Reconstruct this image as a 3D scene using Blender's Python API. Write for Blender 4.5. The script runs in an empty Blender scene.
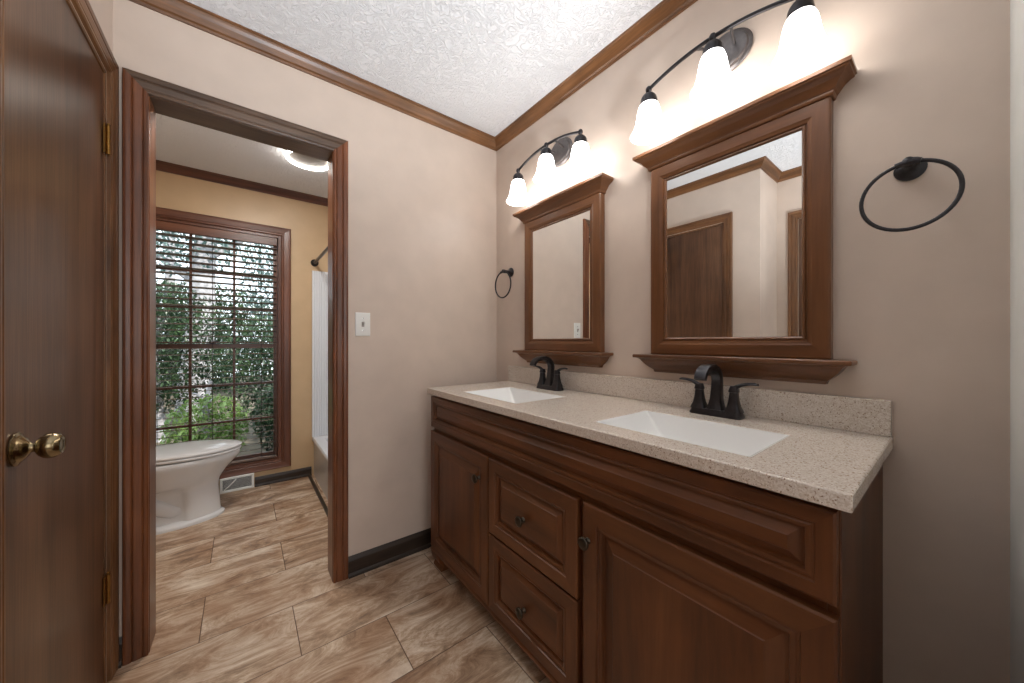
import bpy, bmesh, math, random
from mathutils import Vector, Matrix
random.seed(7)
PI = math.pi
S = bpy.context.scene
COL = S.collection

# ------------------------------------------------------------------ camera, sky, light, exposure
EYE = 1.131
YAW = math.atan2(269, 347)
cam_d = bpy.data.cameras.new('camera')
cam_d.sensor_width = 36.0
cam_d.lens = 347.0 / 1024 * 36
cam_d.clip_start = 0.01
cam = bpy.data.objects.new('camera', cam_d)
COL.objects.link(cam)
cam.location = (0, 0, EYE)
cam.rotation_euler = (PI / 2, 0, -YAW)
S.camera = cam

S.view_settings.view_transform = 'Standard'
S.view_settings.look = 'None'
S.view_settings.gamma = 1
S.view_settings.use_curve_mapping = False
S.view_settings.exposure = 0.80

SHADE_GLOW = 4.3
RING_GLOW = 9.0
world = bpy.data.worlds.new('sky')
S.world = world
world.use_nodes = True
wn = world.node_tree
wn.nodes.clear()
wo = wn.nodes.new('ShaderNodeOutputWorld')
wb = wn.nodes.new('ShaderNodeBackground')
wb.inputs['Color'].default_value = (0.82, 0.92, 1.0, 1)
wb.inputs['Strength'].default_value = 1.9
wn.links.new(wb.outputs[0], wo.inputs[0])

def lamp(name, kind, loc, rot, energy, color=(1, 1, 1), **kw):
    d = bpy.data.lights.new(name, kind)
    d.energy = energy
    d.color = color
    for k, v in kw.items():
        setattr(d, k, v)
    o = bpy.data.objects.new(name, d)
    COL.objects.link(o)
    o.location = loc
    o.rotation_euler = rot
    return o

sun = lamp('sun', 'SUN', (3, 8, 8), (math.radians(38), math.radians(24), 0), 5.0, (1.0, 0.95, 0.86), angle=0.02)
# unseen fill lights added behind the camera: a cool panel and an upward spot
lamp('rear_fill_light', 'AREA', (0.1, -2.55, 1.45), (PI / 2, 0, 0), 16, (0.93, 0.97, 1.0),
     shape='RECTANGLE', size=2.0, size_y=1.7)
lamp('ceiling_fill_spot', 'SPOT', (0.35, -0.42, 0.55), (PI - math.radians(20), 0, 0), 112, (0.90, 0.95, 1.0), spot_size=math.radians(92), spot_blend=0.7, shadow_soft_size=0.12)  # added spot aimed up to brighten the ceiling; stands for no known fixture
lamp('toilet_room_fill', 'AREA', (0.1, 2.25, 2.34), (0, 0, 0), 9, (1.0, 0.97, 0.93), shape='DISK', size=0.3)  # unseen area light added to brighten the toilet room, hidden behind the header

# ------------------------------------------------------------------ dimensions
XW, YF, ZC = 1.273, 1.803, 2.395        # vanity wall, far wall, ceiling
XL = -0.358                              # closet wall on the left
XR = -0.72                               # recessed wall behind it
YB = -0.065                              # wall beside the camera
Y2 = 1.918                               # bathroom side of the far wall
YW, ZB = 3.37, 2.36                      # window wall, bathroom ceiling
XB0, XB1 = -0.78, 1.24                   # bathroom left and right walls

# ------------------------------------------------------------------ material helpers
def new_mat(name):
    m = bpy.data.materials.new(name)
    m.use_nodes = True
    nt = m.node_tree
    b = nt.nodes['Principled BSDF']
    return m, nt, b

def srgb(r, g, b):
    f = lambda c: (c / 255 / 12.92) if c / 255 <= 0.04045 else ((c / 255 + 0.055) / 1.055) ** 2.4
    return (f(r), f(g), f(b), 1)

def node(nt, t, **kw):
    n = nt.nodes.new(t)
    for k, v in kw.items():
        setattr(n, k, v)
    return n

def ramp(nt, stops):
    r = nt.nodes.new('ShaderNodeValToRGB')
    e = r.color_ramp.elements
    while len(e) < len(stops):
        e.new(0.5)
    for i, (p, c) in enumerate(stops):
        e[i].position = p
        e[i].color = c
    return r

def plain(name, col, rough=0.5, metal=0.0, spec=0.5, emit=None, strength=0.0, bump=0.0, bscale=60, var=0.0):
    m, nt, b = new_mat(name)
    b.inputs['Base Color'].default_value = col
    b.inputs['Roughness'].default_value = rough
    b.inputs['Metallic'].default_value = metal
    b.inputs['Specular IOR Level'].default_value = spec
    tc = node(nt, 'ShaderNodeTexCoord')
    nz = node(nt, 'ShaderNodeTexNoise')
    nz.inputs['Scale'].default_value = bscale
    nz.inputs['Detail'].default_value = 3
    nt.links.new(tc.outputs['Object'], nz.inputs['Vector'])
    if var:
        r = ramp(nt, [(0.3, tuple(c * (1 - var) for c in col[:3]) + (1,)), (0.7, tuple(min(1, c * (1 + var)) for c in col[:3]) + (1,))])
        nt.links.new(nz.outputs['Fac'], r.inputs['Fac'])
        nt.links.new(r.outputs['Color'], b.inputs['Base Color'])
    if bump:
        bp = node(nt, 'ShaderNodeBump')
        bp.inputs['Strength'].default_value = bump
        bp.inputs['Distance'].default_value = 0.002
        nt.links.new(nz.outputs['Fac'], bp.inputs['Height'])
        nt.links.new(bp.outputs[0], b.inputs['Normal'])
    if emit:
        b.inputs['Emission Color'].default_value = emit
        b.inputs['Emission Strength'].default_value = strength
    return m

def wood(name, dark, mid, light, axis, s=16, rough=0.35, stretch=0.07, pores=0.25, blotch=0.0):
    m, nt, b = new_mat(name + '_' + axis)
    L = nt.links.new
    tc = node(nt, 'ShaderNodeTexCoord')
    oi = node(nt, 'ShaderNodeObjectInfo')
    mul = node(nt, 'ShaderNodeMath', operation='MULTIPLY')
    mul.inputs[1].default_value = 23.7
    L(oi.outputs['Random'], mul.inputs[0])
    add = node(nt, 'ShaderNodeVectorMath', operation='ADD')
    L(tc.outputs['Object'], add.inputs[0])
    L(mul.outputs[0], add.inputs[1])
    mp = node(nt, 'ShaderNodeMapping')
    sc = [s, s, s]
    sc['xyz'.index(axis)] = s * stretch
    mp.inputs['Scale'].default_value = sc
    L(add.outputs[0], mp.inputs['Vector'])
    n1 = node(nt, 'ShaderNodeTexNoise')
    n1.inputs['Scale'].default_value = 1.0
    n1.inputs['Detail'].default_value = 7
    n1.inputs['Roughness'].default_value = 0.62
    n1.inputs['Distortion'].default_value = 0.7
    L(mp.outputs[0], n1.inputs['Vector'])
    r1 = ramp(nt, [(0.28, dark), (0.5, mid), (0.74, light)])
    L(n1.outputs['Fac'], r1.inputs['Fac'])
    mp2 = node(nt, 'ShaderNodeMapping')
    sc2 = [s * 14, s * 14, s * 14]
    sc2['xyz'.index(axis)] = s * 0.5
    mp2.inputs['Scale'].default_value = sc2
    L(add.outputs[0], mp2.inputs['Vector'])
    n2 = node(nt, 'ShaderNodeTexNoise')
    n2.inputs['Scale'].default_value = 1.0
    n2.inputs['Detail'].default_value = 2
    L(mp2.outputs[0], n2.inputs['Vector'])
    r2 = ramp(nt, [(0.33, (1 - pores, 1 - pores, 1 - pores, 1)), (0.6, (1, 1, 1, 1))])
    L(n2.outputs['Fac'], r2.inputs['Fac'])
    mx = node(nt, 'ShaderNodeMix', data_type='RGBA', blend_type='MULTIPLY')
    mx.inputs['Factor'].default_value = 1
    L(r1.outputs['Color'], mx.inputs['A'])
    L(r2.outputs['Color'], mx.inputs['B'])
    out = mx.outputs['Result']
    if blotch:
        n3 = node(nt, 'ShaderNodeTexNoise')
        n3.inputs['Scale'].default_value = 5
        n3.inputs['Detail'].default_value = 3
        L(add.outputs[0], n3.inputs['Vector'])
        r3 = ramp(nt, [(0.32, (1 - blotch, 1 - blotch, 1 - blotch, 1)), (0.62, (1, 1, 1, 1))])
        L(n3.outputs['Fac'], r3.inputs['Fac'])
        m3 = node(nt, 'ShaderNodeMix', data_type='RGBA', blend_type='MULTIPLY')
        m3.inputs['Factor'].default_value = 1
        L(out, m3.inputs['A'])
        L(r3.outputs['Color'], m3.inputs['B'])
        out = m3.outputs['Result']
    L(out, b.inputs['Base Color'])
    b.inputs['Roughness'].default_value = rough
    bp = node(nt, 'ShaderNodeBump')
    bp.inputs['Strength'].default_value = 0.12
    bp.inputs['Distance'].default_value = 0.001
    L(n2.outputs['Fac'], bp.inputs['Height'])
    L(bp.outputs[0], b.inputs['Normal'])
    return m

def wood3(name, *a, **k):
    return [wood(name, *a, axis=ax, **k) for ax in 'xyz']

def paint(name, col, rough=0.38):
    m, nt, b = new_mat(name)
    L = nt.links.new
    tc = node(nt, 'ShaderNodeTexCoord')
    n = node(nt, 'ShaderNodeTexNoise')
    n.inputs['Scale'].default_value = 9
    n.inputs['Detail'].default_value = 5
    L(tc.outputs['Object'], n.inputs['Vector'])
    r = ramp(nt, [(0.3, tuple(c * 0.96 for c in col[:3]) + (1,)), (0.7, tuple(min(1, c * 1.03) for c in col[:3]) + (1,))])
    L(n.outputs['Fac'], r.inputs['Fac'])
    L(r.outputs['Color'], b.inputs['Base Color'])
    b.inputs['Roughness'].default_value = rough
    n2 = node(nt, 'ShaderNodeTexNoise')
    n2.inputs['Scale'].default_value = 55
    n2.inputs['Detail'].default_value = 4
    L(tc.outputs['Object'], n2.inputs['Vector'])
    bp = node(nt, 'ShaderNodeBump')
    bp.inputs['Strength'].default_value = 0.08
    bp.inputs['Distance'].default_value = 0.004
    L(n2.outputs['Fac'], bp.inputs['Height'])
    L(bp.outputs[0], b.inputs['Normal'])
    return m

def stomp_ceiling(name, col):
    m, nt, b = new_mat(name)
    L = nt.links.new
    b.inputs['Base Color'].default_value = col
    b.inputs['Roughness'].default_value = 0.8
    tc = node(nt, 'ShaderNodeTexCoord')
    n = node(nt, 'ShaderNodeTexNoise')
    n.inputs['Scale'].default_value = 20
    n.inputs['Detail'].default_value = 2.5
    n.inputs['Roughness'].default_value = 0.55
    n.inputs['Distortion'].default_value = 2.6
    L(tc.outputs['Object'], n.inputs['Vector'])
    r = ramp(nt, [(0.42, (0, 0, 0, 1)), (0.5, (1, 1, 1, 1)), (0.58, (0.15, 0.15, 0.15, 1))])
    L(n.outputs['Fac'], r.inputs['Fac'])
    bp = node(nt, 'ShaderNodeBump')
    bp.inputs['Strength'].default_value = 0.6
    bp.inputs['Distance'].default_value = 0.007
    L(r.outputs['Color'], bp.inputs['Height'])
    L(bp.outputs[0], b.inputs['Normal'])
    return m

def tile_floor(name):
    m, nt, b = new_mat(name)
    L = nt.links.new
    TL, TH, X0, Y0 = 0.596, 0.2975, -0.131, 1.748
    tc = node(nt, 'ShaderNodeTexCoord')
    sep = node(nt, 'ShaderNodeSeparateXYZ')
    L(tc.outputs['Object'], sep.inputs[0])
    def M(op, a, c=None):
        n = node(nt, 'ShaderNodeMath', operation=op)
        for i, v in enumerate((a, c)):
            if v is None:
                continue
            if isinstance(v, (int, float)):
                n.inputs[i].default_value = v
            else:
                L(v, n.inputs[i])
        return n.outputs[0]
    v = M('DIVIDE', M('SUBTRACT', sep.outputs['Y'], Y0), TH)
    row = M('FLOOR', v)
    odd = M('FLOORED_MODULO', row, 2)
    u = M('SUBTRACT', M('DIVIDE', M('SUBTRACT', sep.outputs['X'], X0), TL), M('MULTIPLY', odd, 0.5))
    colm = M('FLOOR', u)
    fu = M('SUBTRACT', u, colm)
    fv = M('SUBTRACT', v, row)
    du = M('MULTIPLY', M('MINIMUM', fu, M('SUBTRACT', 1, fu)), TL)
    dv = M('MULTIPLY', M('MINIMUM', fv, M('SUBTRACT', 1, fv)), TH)
    d = M('MINIMUM', du, dv)
    grout = node(nt, 'ShaderNodeMapRange')
    grout.inputs['From Min'].default_value = 0.0009
    grout.inputs['From Max'].default_value = 0.0022
    L(d, grout.inputs['Value'])
    cmb = node(nt, 'ShaderNodeCombineXYZ')
    L(row, cmb.inputs[0]); L(colm, cmb.inputs[1])
    wnz = node(nt, 'ShaderNodeTexWhiteNoise', noise_dimensions='3D')
    L(cmb.outputs[0], wnz.inputs['Vector'])
    off = node(nt, 'ShaderNodeVectorMath', operation='SCALE')
    off.inputs['Scale'].default_value = 11
    L(wnz.outputs['Color'], off.inputs[0])
    add = node(nt, 'ShaderNodeVectorMath', operation='ADD')
    L(tc.outputs['Object'], add.inputs[0]); L(off.outputs[0], add.inputs[1])
    mp = node(nt, 'ShaderNodeMapping')
    mp.inputs['Rotation'].default_value = (0, 0, math.radians(-17))
    mp.inputs['Scale'].default_value = (3.0, 8.5, 1)
    L(add.outputs[0], mp.inputs['Vector'])
    n1 = node(nt, 'ShaderNodeTexNoise')
    n1.inputs['Scale'].default_value = 1.2
    n1.inputs['Detail'].default_value = 12
    n1.inputs['Roughness'].default_value = 0.78
    n1.inputs['Distortion'].default_value = 0.9
    L(mp.outputs[0], n1.inputs['Vector'])
    r1 = ramp(nt, [(0.31, srgb(112, 97, 88)), (0.42, srgb(164, 139, 116)), (0.49, srgb(194, 170, 146)), (0.56, srgb(218, 203, 185)), (0.67, srgb(238, 228, 214))])
    L(n1.outputs['Fac'], r1.inputs['Fac'])
    n2 = node(nt, 'ShaderNodeTexNoise')
    n2.inputs['Scale'].default_value = 4.5
    n2.inputs['Detail'].default_value = 4
    L(add.outputs[0], n2.inputs['Vector'])
    r2 = ramp(nt, [(0.38, srgb(208, 180, 156)), (0.60, srgb(255, 250, 244))])
    L(n2.outputs['Fac'], r2.inputs['Fac'])
    mx = node(nt, 'ShaderNodeMix', data_type='RGBA', blend_type='MULTIPLY')
    mx.inputs['Factor'].default_value = 0.8
    L(r1.outputs['Color'], mx.inputs['A']); L(r2.outputs['Color'], mx.inputs['B'])
    mg = node(nt, 'ShaderNodeMix', data_type='RGBA')
    mg.inputs['A'].default_value = srgb(96, 70, 50)
    L(grout.outputs[0], mg.inputs['Factor'])
    L(mx.outputs['Result'], mg.inputs['B'])
    L(mg.outputs['Result'], b.inputs['Base Color'])
    b.inputs['Roughness'].default_value = 0.36
    bp = node(nt, 'ShaderNodeBump')
    bp.inputs['Strength'].default_value = 0.4
    bp.inputs['Distance'].default_value = 0.002
    L(grout.outputs[0], bp.inputs['Height'])
    bp2 = node(nt, 'ShaderNodeBump')
    bp2.inputs['Strength'].default_value = 0.15
    bp2.inputs['Distance'].default_value = 0.003
    L(n1.outputs['Fac'], bp2.inputs['Height'])
    L(bp.outputs[0], bp2.inputs['Normal'])
    L(bp2.outputs[0], b.inputs['Normal'])
    return m

def quartz(name):
    m, nt, b = new_mat(name)
    L = nt.links.new
    tc = node(nt, 'ShaderNodeTexCoord')
    v = node(nt, 'ShaderNodeTexVoronoi')
    v.inputs['Scale'].default_value = 420
    L(tc.outputs['Object'], v.inputs['Vector'])
    sp = node(nt, 'ShaderNodeSeparateColor')
    L(v.outputs['Color'], sp.inputs[0])
    r = ramp(nt, [(0.0, srgb(140, 112, 92)), (0.05, srgb(188, 166, 148)), (0.12, srgb(208, 194, 178)), (0.5, srgb(218, 206, 193)), (0.85, srgb(230, 221, 211))])
    L(sp.outputs[0], r.inputs['Fac'])
    L(r.outputs['Color'], b.inputs['Base Color'])
    b.inputs['Roughness'].default_value = 0.16
    b.inputs['IOR'].default_value = 1.62
    return m

# ------------------------------------------------------------------ materials
M_WALL = paint('beige_wall_paint', srgb(214, 197, 183))
M_BATH = paint('tan_wall_paint', srgb(200, 172, 136))
M_WHITEWALL = paint('pale_wall_paint', srgb(236, 240, 238))
M_CEIL = stomp_ceiling('stomped_white_ceiling', srgb(240, 242, 245))
M_FLOOR = tile_floor('travertine_tile')
TRIM = wood3('stained_trim', srgb(86, 56, 34), srgb(130, 88, 54), srgb(162, 115, 75), s=15, rough=0.34, pores=0.2, blotch=0.35)
TRIMR = wood3('reddish_trim', srgb(82, 46, 26), srgb(126, 74, 44), srgb(154, 98, 62), s=14, rough=0.3, pores=0.2, blotch=0.25)
TRIMR[0] = wood('greyish_header', srgb(70, 50, 38), srgb(104, 80, 62), srgb(128, 102, 82), 'x', s=14, rough=0.36, pores=0.25, blotch=0.35)  # greyer brown for the horizontal pieces
WIN = wood3('window_wood', srgb(66, 37, 24), srgb(102, 60, 41), srgb(128, 80, 56), s=14, rough=0.32)
BASE = wood3('dark_baseboard', srgb(30, 23, 18), srgb(52, 40, 31), srgb(74, 58, 46), s=14, rough=0.4)
DOOR = wood3('door_veneer', srgb(68, 43, 28), srgb(103, 69, 46), srgb(128, 91, 64), s=13, rough=0.32, stretch=0.05, pores=0.3, blotch=0.25)
CAB = wood3('cabinet_maple', srgb(76, 43, 21), srgb(108, 63, 32), srgb(128, 80, 44), s=9, rough=0.42, stretch=0.14, pores=0.12, blotch=0.25)
MIR = wood3('mirror_frame_maple', srgb(84, 52, 31), srgb(117, 75, 45), srgb(136, 92, 60), s=10, rough=0.3, stretch=0.12, pores=0.12, blotch=0.2)
M_SHADOWGAP = plain('cabinet_interior', srgb(38, 22, 13), 0.6, bump=0.1)
M_QUARTZ = quartz('speckled_quartz')
M_SINK = plain('white_vitreous_china', srgb(242, 242, 240), 0.1, bump=0.01, bscale=8)
M_CHINA = plain('toilet_china', srgb(226, 226, 226), 0.09, bump=0.01, bscale=8)
M_PLASTIC = plain('white_plastic', srgb(238, 238, 234), 0.35, bump=0.02)
M_TUB = plain('tub_acrylic', srgb(226, 230, 236), 0.2, bump=0.01, bscale=12)
M_BRONZE = plain('oil_rubbed_bronze', srgb(62, 61, 64), 0.28, metal=0.8, bump=0.05, bscale=90, var=0.15)
M_BRONZE2 = plain('brushed_dark_bronze', srgb(112, 108, 108), 0.36, metal=0.8, bump=0.05, bscale=90, var=0.1)
M_KNOB = plain('aged_knob_metal', srgb(72, 64, 54), 0.35, metal=0.85, bump=0.1, bscale=200, var=0.2)
M_BRASS = plain('antique_brass', srgb(146, 130, 100), 0.22, metal=1.0, bump=0.04, bscale=150, var=0.12)
M_HINGE = plain('hinge_brass', srgb(146, 108, 56), 0.32, metal=1.0, bump=0.08, bscale=150, var=0.15)
M_CHROME = plain('chrome', srgb(215, 215, 218), 0.08, metal=1.0, bump=0.01)
M_GREY = plain('grey_metal', srgb(120, 120, 122), 0.35, metal=0.8, bump=0.03)
M_MIRROR = plain('silvered_glass', (0.90, 0.91, 0.90, 1), 0.0, metal=1.0)
M_SHADE = plain('frosted_glass_shade', srgb(250, 248, 244), 0.4, emit=(1.0, 0.97, 0.935, 1), strength=SHADE_GLOW, bump=0.01)
M_BULB = plain('lit_bulb', srgb(255, 250, 240), 0.4, emit=(1.0, 0.97, 0.935, 1), strength=SHADE_GLOW * 1.5, bump=0.01)
M_RING = plain('lit_acrylic_ring', srgb(255, 255, 250), 0.4, emit=(1.0, 0.95, 0.88, 1), strength=RING_GLOW, bump=0.01)
M_SLAT = wood('blind_slat', srgb(76, 58, 48), srgb(112, 92, 80), srgb(134, 114, 100), 'x', s=12, rough=0.22)
M_CORD = plain('blind_cord', srgb(36, 26, 22), 0.7, bump=0.1)
M_BARK = plain('bark', srgb(140, 138, 140), 0.9, bump=1.0, bscale=14, var=0.4)
M_GROUND = plain('leaf_litter', srgb(78, 70, 56), 0.95, bump=0.6, bscale=9, var=0.4)

def glass_mat():
    m, nt, b = new_mat('window_glass')
    b.inputs['Base Color'].default_value = (1, 1, 1, 1)
    b.inputs['Roughness'].default_value = 0.0
    b.inputs['Transmission Weight'].default_value = 1.0
    b.inputs['IOR'].default_value = 1.02
    return m
M_GLASS = glass_mat()

def leaf_mat(name, c1, c2):
    m, nt, b = new_mat(name)
    L = nt.links.new
    tc = node(nt, 'ShaderNodeTexCoord')
    n = node(nt, 'ShaderNodeTexNoise')
    n.inputs['Scale'].default_value = 3.5
    n.inputs['Detail'].default_value = 4
    L(tc.outputs['Object'], n.inputs['Vector'])
    r = ramp(nt, [(0.35, c1), (0.65, c2)])
    L(n.outputs['Fac'], r.inputs['Fac'])
    L(r.outputs['Color'], b.inputs['Base Color'])
    b.inputs['Roughness'].default_value = 0.35
    tr = node(nt, 'ShaderNodeBsdfTranslucent')
    L(r.outputs['Color'], tr.inputs['Color'])
    mx = node(nt, 'ShaderNodeMixShader')
    mx.inputs[0].default_value = 0.4
    out = nt.nodes['Material Output']
    L(b.outputs[0], mx.inputs[1]); L(tr.outputs[0], mx.inputs[2])
    L(mx.outputs[0], out.inputs['Surface'])
    return m
LEAF = [leaf_mat('leaf_dark', srgb(32, 50, 38), srgb(74, 96, 64)),
        leaf_mat('leaf_bright', srgb(74, 104, 52), srgb(142, 166, 92)),
        leaf_mat('leaf_blue', srgb(60, 86, 84), srgb(130, 152, 146))]

# ------------------------------------------------------------------ mesh helpers
WLOC = {}

class MB:
    def __init__(self):
        self.bm = bmesh.new()
    def face(self, vs, mi=0):
        try:
            f = self.bm.faces.new(vs)
            f.material_index = mi
            return f
        except ValueError:
            return None
    def v(self, p):
        return self.bm.verts.new(p)
    def box(self, x0, x1, y0, y1, z0, z1, mi=0):
        v = [self.v((x, y, z)) for x in (x0, x1) for y in (y0, y1) for z in (z0, z1)]
        for q in ((0, 1, 3, 2), (4, 6, 7, 5), (0, 4, 5, 1), (2, 3, 7, 6), (0, 2, 6, 4), (1, 5, 7, 3)):
            self.face([v[i] for i in q], mi)
        return self
    def loft(self, rings, mi=0, cap0=True, cap1=True):
        R = [[self.v(p) for p in r] for r in rings]
        n = len(R[0])
        for a, b in zip(R, R[1:]):
            for i in range(n):
                self.face([a[i], a[(i + 1) % n], b[(i + 1) % n], b[i]], mi)
        if cap0: self.face(R[0][::-1], mi)
        if cap1: self.face(R[-1], mi)
        return self
    def tube(self, pts, rad, seg=12, mi=0, closed=False, sx=1.0):
        pts = [Vector(p) for p in pts]
        n = len(pts)
        rads = rad if isinstance(rad, (list, tuple)) else [rad] * n
        rings = []
        prev = None
        for i, p in enumerate(pts):
            if closed:
                t = (pts[(i + 1) % n] - pts[i - 1]).normalized()
            else:
                t = (pts[min(i + 1, n - 1)] - pts[max(i - 1, 0)]).normalized()
            if prev is None:
                a = Vector((0, 0, 1)) if abs(t.z) < 0.9 else Vector((1, 0, 0))
                u = t.cross(a).normalized()
            else:
                u = (prev - t * prev.dot(t)).normalized()
            prev = u
            w = t.cross(u)
            rings.append([p + (u * math.cos(2 * PI * k / seg) * sx + w * math.sin(2 * PI * k / seg)) * rads[i] for k in range(seg)])
        if closed:
            R = [[self.v(p) for p in r] for r in rings]
            for i in range(n):
                a, b = R[i], R[(i + 1) % n]
                for k in range(seg):
                    self.face([a[k], a[(k + 1) % seg], b[(k + 1) % seg], b[k]], mi)
        else:
            self.loft(rings, mi)
        return self
    def lathe(self, prof, origin=(0, 0, 0), axis='z', seg=28, mi=0, cap0=True, cap1=True):
        o = Vector(origin)
        rings = []
        for r, h in prof:
            ring = []
            for k in range(seg):
                c, s = r * math.cos(2 * PI * k / seg), r * math.sin(2 * PI * k / seg)
                d = {'z': (c, s, h), 'x': (h, c, s), '-x': (-h, -c, s), 'y': (c, h, s), '-y': (c, -h, s)}[axis]
                ring.append(o + Vector(d))
            rings.append(ring)
        return self.loft(rings, mi, cap0, cap1)
    def sphere(self, c, r, seg=14, mi=0):
        prof = [(max(1e-4, r * math.sin(PI * i / 8)), -r * math.cos(PI * i / 8)) for i in range(9)]
        return self.lathe(prof, c, 'z', seg, mi)
    def prism(self, poly, mp, a0, a1, mi=0):
        """poly: 2-D outline; mp(u, v, a) -> xyz; extruded from a0 to a1"""
        return self.loft([[mp(u, v, a0) for u, v in poly], [mp(u, v, a1) for u, v in poly]], mi)
    def ringpanel(self, mp, u0, u1, v0, v1, prof, loop=False, mv=0, mh=1, mcap=0):
        R = []
        for ins, d in prof:
            R.append([self.v(mp(*q)) for q in ((u0 + ins, v0 + ins, d), (u1 - ins, v0 + ins, d), (u1 - ins, v1 - ins, d), (u0 + ins, v1 - ins, d))])
        pairs = list(zip(R, R[1:]))
        if loop:
            pairs.append((R[-1], R[0]))
        for a, b in pairs:
            for k in range(4):
                self.face([a[k], a[(k + 1) % 4], b[(k + 1) % 4], b[k]], mh if k in (0, 2) else mv)
        if not loop:
            self.face(R[-1], mcap)
            self.face(R[0][::-1], mcap)
        return self
    def sweep(self, mp, path, prof, mats=None, closed=False):
        """mitred sweep of prof (offset to the left of the path, height) along a 2-D path"""
        P = [Vector(p) for p in path]
        n = len(P)
        ns = n if closed else n - 1
        dirs = [(P[(i + 1) % n] - P[i]).normalized() for i in range(ns)]
        mit = []
        for i in range(n):
            d0 = dirs[i - 1] if (closed or i > 0) else dirs[0]
            d1 = dirs[i % ns] if (closed or i < n - 1) else dirs[-1]
            n0, n1 = Vector((-d0.y, d0.x)), Vector((-d1.y, d1.x))
            m = (n0 + n1)
            m = m / max(1e-6, m.dot(n0))
            mit.append(m)
        def ring(i):
            return [self.v(mp(P[i].x + mit[i].x * d, P[i].y + mit[i].y * d, h)) for d, h in prof]
        k = len(prof)
        for i in range(ns):
            a, b = ring(i), ring((i + 1) % n)
            mi = mats[i] if mats else 0
            for j in range(k):
                self.face([a[j], a[(j + 1) % k], b[(j + 1) % k], b[j]], mi)
            self.face(a[::-1], mi)
            self.face(b, mi)
        return self
    def build(self, name, mats, parent=None, origin=None, smooth=False, bevel=0.0, bseg=2, sharp=35, subsurf=0):
        o_world = WLOC[parent.name] if parent else Vector(origin or (0, 0, 0))
        bm = self.bm
        bmesh.ops.recalc_face_normals(bm, faces=bm.faces)
        me = bpy.data.meshes.new(name)
        for v in bm.verts:
            v.co -= o_world
        bm.to_mesh(me)
        bm.free()
        for m in (mats if isinstance(mats, (list, tuple)) else [mats]):
            me.materials.append(m)
        o = bpy.data.objects.new(name, me)
        COL.objects.link(o)
        if parent:
            o.parent = parent
        else:
            o.location = o_world
        WLOC[o.name] = o_world
        if bevel:
            md = o.modifiers.new('bevel', 'BEVEL')
            md.width = bevel
            md.segments = bseg
            md.limit_method = 'ANGLE'
            md.angle_limit = math.radians(35)
            md.harden_normals = False
        if subsurf:
            md = o.modifiers.new('subsurf', 'SUBSURF')
            md.levels = md.render_levels = subsurf
        if smooth or bevel:
            for p in me.polygons:
                p.use_smooth = True
            if not subsurf:
                me.set_sharp_from_angle(angle=math.radians(sharp))
        return o

def empty(name, loc, label=None, cat=None, group=None, kind=None):
    o = bpy.data.objects.new(name, None)
    COL.objects.link(o)
    o.location = loc
    o.empty_display_size = 0.05
    WLOC[o.name] = Vector(loc)
    tag(o, label, cat, group, kind)
    return o

def tag(o, label=None, cat=None, group=None, kind=None):
    for k, v in (('label', label), ('category', cat), ('group', group), ('kind', kind)):
        if v:
            o[k] = v
    return o

def copy_tree(o, parent=None, shift=None):
    c = o.copy()
    COL.objects.link(c)
    if parent:
        c.parent = parent
    elif shift is not None:
        c.location = o.location + Vector(shift)
    for ch in list(o.children):
        copy_tree(ch, c)
    return c

def struct(mb, name, mats, label, cat, **k):
    return tag(mb.build(name, mats, **k), label, cat, kind='structure')

XYZ = lambda x, y, z: (x, y, z)
HOR = lambda x, y, h: (x, y, h)                          # path in plan, profile height = z

# ------------------------------------------------------------------ setting
struct(MB().box(-3, 3, -2.8, 3.52, -0.1, 0), 'floor', M_FLOOR, 'brown and cream travertine tile floor laid in half offset rows', 'floor')
struct(MB().box(-0.85, 1.39, -2.8, Y2 - 0.05, ZC, ZC + 0.08), 'ceiling', M_CEIL, 'white stomp textured ceiling above the double vanity', 'ceiling')
struct(MB().box(-0.9, 1.39, Y2 - 0.05, YW + 0.15, ZB, ZB + 0.08), 'ceiling.001', M_CEIL, 'textured ceiling of the toilet room seen through the doorway', 'ceiling')

struct(MB().box(XW, XW + 0.12, YB - 0.12, YF + 0.115, 0, ZC), 'wall_right', M_WALL, 'beige wall behind the vanity, mirrors and sconces', 'wall')
# far wall with the doorway
DX0, DX1, DZ = -0.268, 0.332, 2.022
mb = MB()
mb.box(-0.9, DX0 - 0.018, YF, Y2, 0, ZC).box(DX1 + 0.018, XW, YF, Y2, 0, ZC).box(DX0 - 0.018, DX1 + 0.018, YF, Y2, DZ + 0.018, ZC)
struct(mb, 'wall_back', M_WALL, 'beige wall holding the doorway to the toilet room', 'wall')
# closet wall with its door opening, its return, and the recessed wall
LY0, LY1, LZ = 1.085, 1.733, 2.025
mb = MB()
mb.box(XL - 0.1, XL, 0.853, LY0, 0, ZC).box(XL - 0.1, XL, LY1, YF, 0, ZC).box(XL - 0.1, XL, LY0, LY1, LZ, ZC)
mb.box(XR, XL - 0.1, 0.853, 0.953, 0, ZC)
struct(mb, 'wall_left', M_WALL, 'beige closet wall holding the brown flush door', 'wall')
struct(MB().box(XR - 0.12, XR, -2.8, YF, 0, ZC), 'wall_recess', M_WALL, 'recessed beige wall with a second brown door, seen in the mirror', 'wall')
struct(MB().box(0.62, XW, YB - 0.12, YB, 0, ZC), 'wall_front', M_WHITEWALL, 'pale wall edge at the far right of the photo', 'wall')
# bedroom stub behind the camera
mb = MB()
mb.box(XR - 0.12, XW + 0.12, -2.92, -2.8, 0, ZC)
mb.box(XW, XW + 0.12, -2.8, YB - 0.12, 0, ZC)
struct(mb, 'wall_bedroom', M_WALL, 'wall of the bedroom behind the viewer', 'wall')

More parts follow.
